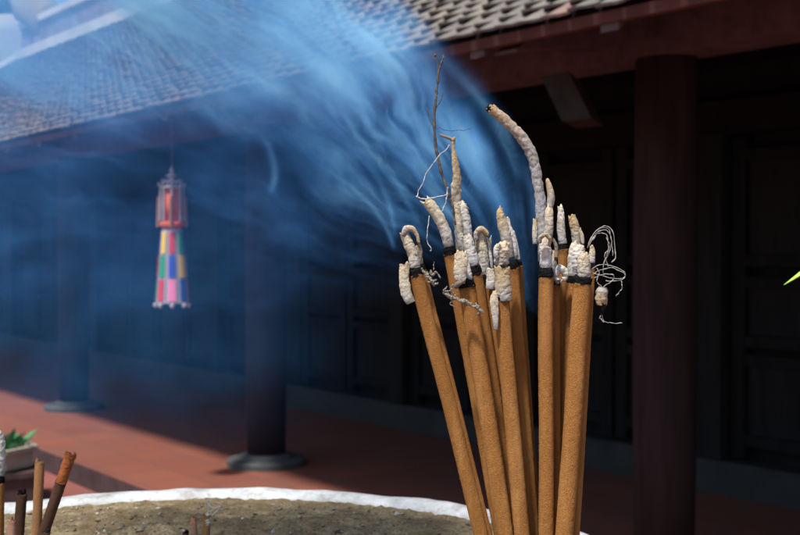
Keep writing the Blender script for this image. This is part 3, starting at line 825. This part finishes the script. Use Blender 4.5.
# ------------------------------------------------------------------ smoke
SX0, SX1, SY0, SY1, SZ0, SZ1 = -.78, .2, .70, .98, 1.26, 2.02
sm = bpy.data.materials.new('smoke'); sm.use_nodes = True; nt = sm.node_tree
for n_ in list(nt.nodes): nt.nodes.remove(n_)
out = nt.nodes.new('ShaderNodeOutputMaterial')
vs_ = nt.nodes.new('ShaderNodeVolumeScatter')
vs_.inputs['Color'].default_value = (.31, .69, 1, 1); vs_.inputs['Anisotropy'].default_value = -.35
vi = nt.nodes.new('ShaderNodeVolumeInfo')
nt.links.new(vi.outputs['Density'], vs_.inputs['Density'])
va_ = nt.nodes.new('ShaderNodeVolumeAbsorption')
mr_ = nt.nodes.new('ShaderNodeMapRange'); mr_.inputs[1].default_value = 1.5; mr_.inputs[2].default_value = 26
nt.links.new(vi.outputs['Density'], mr_.inputs[0])
cc_ = ramp(nt, mr_.outputs[0], [(0, (.12, .45, 1)), (.3, (.27, .66, 1)), (.75, (.4, .78, 1)), (1, (.46, .82, 1))])      # thin smoke is bluer
nt.links.new(cc_, vs_.inputs['Color']); nt.links.new(cc_, va_.inputs['Color'])
nt.links.new(vi.outputs['Density'], va_.inputs['Density'])
ad_ = nt.nodes.new('ShaderNodeAddShader'); nt.links.new(vs_.outputs[0], ad_.inputs[0]); nt.links.new(va_.outputs[0], ad_.inputs[1])
nt.links.new(ad_.outputs[0], out.inputs['Volume'])
nt = bpy.data.node_groups.new('smoke_field', 'GeometryNodeTree')
nt.interface.new_socket('Geometry', in_out='INPUT', socket_type='NodeSocketGeometry')
nt.interface.new_socket('Geometry', in_out='OUTPUT', socket_type='NodeSocketGeometry')
gout = nt.nodes.new('NodeGroupOutput')
CORE, VEIL, WISP = 62.0, 1.15, 28.0
class X:
    def __init__(s, sock): s.s = sock
    @staticmethod
    def op(o, a, b=None, c=None):
        n = nt.nodes.new('ShaderNodeMath'); n.operation = o
        for i, v in enumerate((a, b, c)):
            if v is None: continue
            if isinstance(v, X): nt.links.new(v.s, n.inputs[i])
            else: n.inputs[i].default_value = v
        return X(n.outputs[0])
    def __add__(s, o): return X.op('ADD', s, o)
    def __radd__(s, o): return X.op('ADD', o, s)
    def __sub__(s, o): return X.op('SUBTRACT', s, o)
    def __rsub__(s, o): return X.op('SUBTRACT', o, s)
    def __mul__(s, o): return X.op('MULTIPLY', s, o)
    __rmul__ = __mul__
    def __truediv__(s, o): return X.op('DIVIDE', s, o)
    def __pow__(s, o): return X.op('POWER', s, o)
def sstep(x, a, b):
    n = nt.nodes.new('ShaderNodeMapRange'); n.interpolation_type = 'SMOOTHERSTEP'
    nt.links.new(x.s, n.inputs[0]); n.inputs[1].default_value = a; n.inputs[2].default_value = b
    n.inputs[3].default_value = 0; n.inputs[4].default_value = 1
    return X(n.outputs[0])
def vec(x, y, z):
    n = nt.nodes.new('ShaderNodeCombineXYZ')
    for i, v in enumerate((x, y, z)):
        if isinstance(v, X): nt.links.new(v.s, n.inputs[i])
        else: n.inputs[i].default_value = v
    return n.outputs[0]
def noi(v, scale, detail, rough=.5):
    n = nt.nodes.new('ShaderNodeTexNoise'); n.inputs['Scale'].default_value = scale
    n.inputs['Detail'].default_value = detail; n.inputs['Roughness'].default_value = rough
    nt.links.new(v, n.inputs['Vector']); return X(n.outputs['Fac'])
pos = nt.nodes.new('GeometryNodeInputPosition'); sx = nt.nodes.new('ShaderNodeSeparateXYZ')
nt.links.new(pos.outputs[0], sx.inputs[0])
xs, ys, zs = X(sx.outputs[0]), X(sx.outputs[1]), X(sx.outputs[2])
K = 1100 / .8
pu = xs * K; pv = (zs - CZ) * K; pw = ys * K
wn1 = noi(vec(pu, pv, pw * .6), .009, 3); wn2 = noi(vec(pu + 300, pv + 900, pw * .6), .009, 3)
wa = sstep(pu * -1, -140, 160) * 70 + 40
du = (pu - 140) + (wn1 - .5) * wa; dv = (pv + 60) + (wn2 - .5) * wa
phi = X.op('ARCTAN2', du * -1, dv) * (180 / PI)          # 0 = straight up, 90 = level to the left
r = X.op('SQRT', du * du + dv * dv)
edge = phi - X.op('MINIMUM', r, 255.0) * .142 - X.op('MAXIMUM', r - 255, 0.0) * .012 + 14.5
right = sstep(edge, -3, 20)
core = 1 - sstep(phi - sstep(r, 330, 560) * 6, 40, 68) * .91 - sstep(phi, 64, 98) * .09
veil = 1 - sstep(phi, 62, 145)
streak = sstep(noi(vec(phi * .17, r * .004, ys * 6), 1.0, 4, .6), .38, .70)
wisp = sstep(noi(vec(phi * .62, r * .007, ys * 6), 1.0, 3, .6), .47, .76)
cloud = sstep(noi(vec(pu, pv, pw), .012, 5, .6), .34, .70)
far = 1 - sstep(r, 570, 860)
def bump_(y, c, w_):
    t_ = (y - c) / w_
    return X.op('EXPONENT', t_ * t_ * -1)
yw = ys + (wn1 - .5) * .06
sheet = bump_(yw, .77, .022) + bump_(yw, .86, .03) * .7
slab_ = sstep(ys, SY0, SY0 + .02) * (1 - sstep(ys, SY1 - .08, SY1))
grow = sstep(r, 40, 330)
d_core = right * core * (grow * .92 + .08) * (streak * .75 + wisp * .75 + .02) * (cloud * .95 + .22) * far * sheet
d_top = sstep(edge, 2, 26) * (1 - sstep(phi, 62, 84)) * sstep(pv, 95, 200) * sstep(r, 200, 360) * (cloud * .8 + wisp * .4 + .3) * far * sheet
d_veil = sstep(edge, -2, 26) * veil * (cloud * 1.25 + .1) * sstep(r, 110, 420) * far * slab_
qu = pu / .9; qv = pv / .9
def wisp_(a, b_, c_, v0, v1, v2, v3, w0, w1, yc, amp):
    """a thin stream rising from a burning tip, bending to the left"""
    lift = sstep(qv, v0, v0 + 120)
    cu = a + qv * b_ + qv * qv * c_ + (wn1 - .5) * 60 * lift
    t_ = (qu - cu) / (w0 + X.op('MAXIMUM', qv - v0, 0.0) * w1)
    return X.op('EXPONENT', t_ * t_ * -1) * sstep(qv, v0, v1) * (1 - sstep(qv, v2, v3)) * bump_(ys + (wn2 - .5) * .03 * lift, yc, .014) * amp
streams = (wisp_(217.7, -.9, 0, 140, 150, 210, 330, 2.5, .05, .730, .45)
           + wisp_(148, -.12, -.0021, -5, 40, 170, 300, 3.0, .045, .735, .6)
           + wisp_(132, -.12, -.0026, 30, 90, 170, 300, 2.5, .05, .745, .35)
           + wisp_(122, -.35, -.0013, 15, 60, 190, 330, 4, .06, .735, .9)
           + wisp_(64, -.3, -.0025, 5, 50, 170, 300, 5, .07, .74, .8)
           + wisp_(-6, -.2, -.0075, -5, 15, 55, 100, 2.2, .015, .75, .9)
           + wisp_(-6.3, .12, -.005, 5, 30, 75, 120, 2.2, .02, .745, .9)
           + wisp_(-200.4, 1.76, -.011, 50, 70, 100, 130, 2.4, .02, .75, .6)
           + wisp_(30, -.25, -.004, 10, 45, 120, 200, 3, .04, .76, .6)) * (cloud * .6 + wisp * .5 + .2)
dens = (d_core * CORE + d_top * 15.0 + d_veil * VEIL + streams * WISP) * slab_ * sstep(zs, SZ0 + .01, SZ0 + .12) * (1 - sstep(zs, SZ1 - .1, SZ1))
vc = nt.nodes.new('GeometryNodeVolumeCube')
vc.inputs['Min'].default_value = (SX0, SY0, SZ0); vc.inputs['Max'].default_value = (SX1, SY1, SZ1)
for ax, q in zip('XYZ', (640, 46, 500)): vc.inputs['Resolution ' + ax].default_value = q
nt.links.new(dens.s, vc.inputs['Density'])
smt = nt.nodes.new('GeometryNodeSetMaterial'); smt.inputs['Material'].default_value = sm
nt.links.new(vc.outputs[0], smt.inputs[0]); nt.links.new(smt.outputs[0], gout.inputs[0])
sme = bpy.data.meshes.new('smoke'); sme.materials.append(sm)
smoke = bpy.data.objects.new('smoke', sme); C.objects.link(smoke)
md = smoke.modifiers.new('field', 'NODES'); md.node_group = nt
tag(smoke, 'blue incense smoke drifting up and left from the sticks', 'smoke', kind='stuff')

# ------------------------------------------------------------------ light, camera, render settings
sd = Vector((-.21, -.33, .87)).normalized()
sun = bpy.data.lights.new('sun', 'SUN'); sun.energy = 5.0; sun.angle = math.radians(4.5); sun.color = (1, .97, .92)
so = bpy.data.objects.new('sun', sun); C.objects.link(so)
so.rotation_euler = (-sd).to_track_quat('-Z', 'Y').to_euler()
w = bpy.data.worlds.new('World'); sc.world = w; w.use_nodes = True
bg = w.node_tree.nodes['Background']; sky = w.node_tree.nodes.new('ShaderNodeTexSky')
sky.sky_type = 'NISHITA'; sky.sun_disc = False
sky.sun_elevation = math.asin(sd.z); sky.sun_rotation = math.atan2(sd.x, sd.y)
w.node_tree.links.new(sky.outputs[0], bg.inputs[0]); bg.inputs[1].default_value = .14
cam = bpy.data.cameras.new('camera'); co = bpy.data.objects.new('camera', cam); C.objects.link(co)
co.location = (0, 0, CZ); co.rotation_euler = (PI / 2 - PITCH, 0, 0)
cam.sensor_width = 36; cam.lens = F / 800 * 36; cam.clip_start = .02; cam.clip_end = 500
cam.dof.use_dof = True; cam.dof.focus_distance = .685; cam.dof.aperture_fstop = 18
sc.camera = co
sc.view_settings.view_transform = 'Standard'; sc.view_settings.look = 'None'; sc.view_settings.exposure = .42; sc.view_settings.gamma = 1
sc.view_settings.use_curve_mapping = False
sc.cycles.use_denoising = True
sc.cycles.volume_step_rate = 2.0; sc.cycles.volume_max_steps = 128; sc.cycles.volume_bounces = 2
sc.cycles.max_bounces = 6
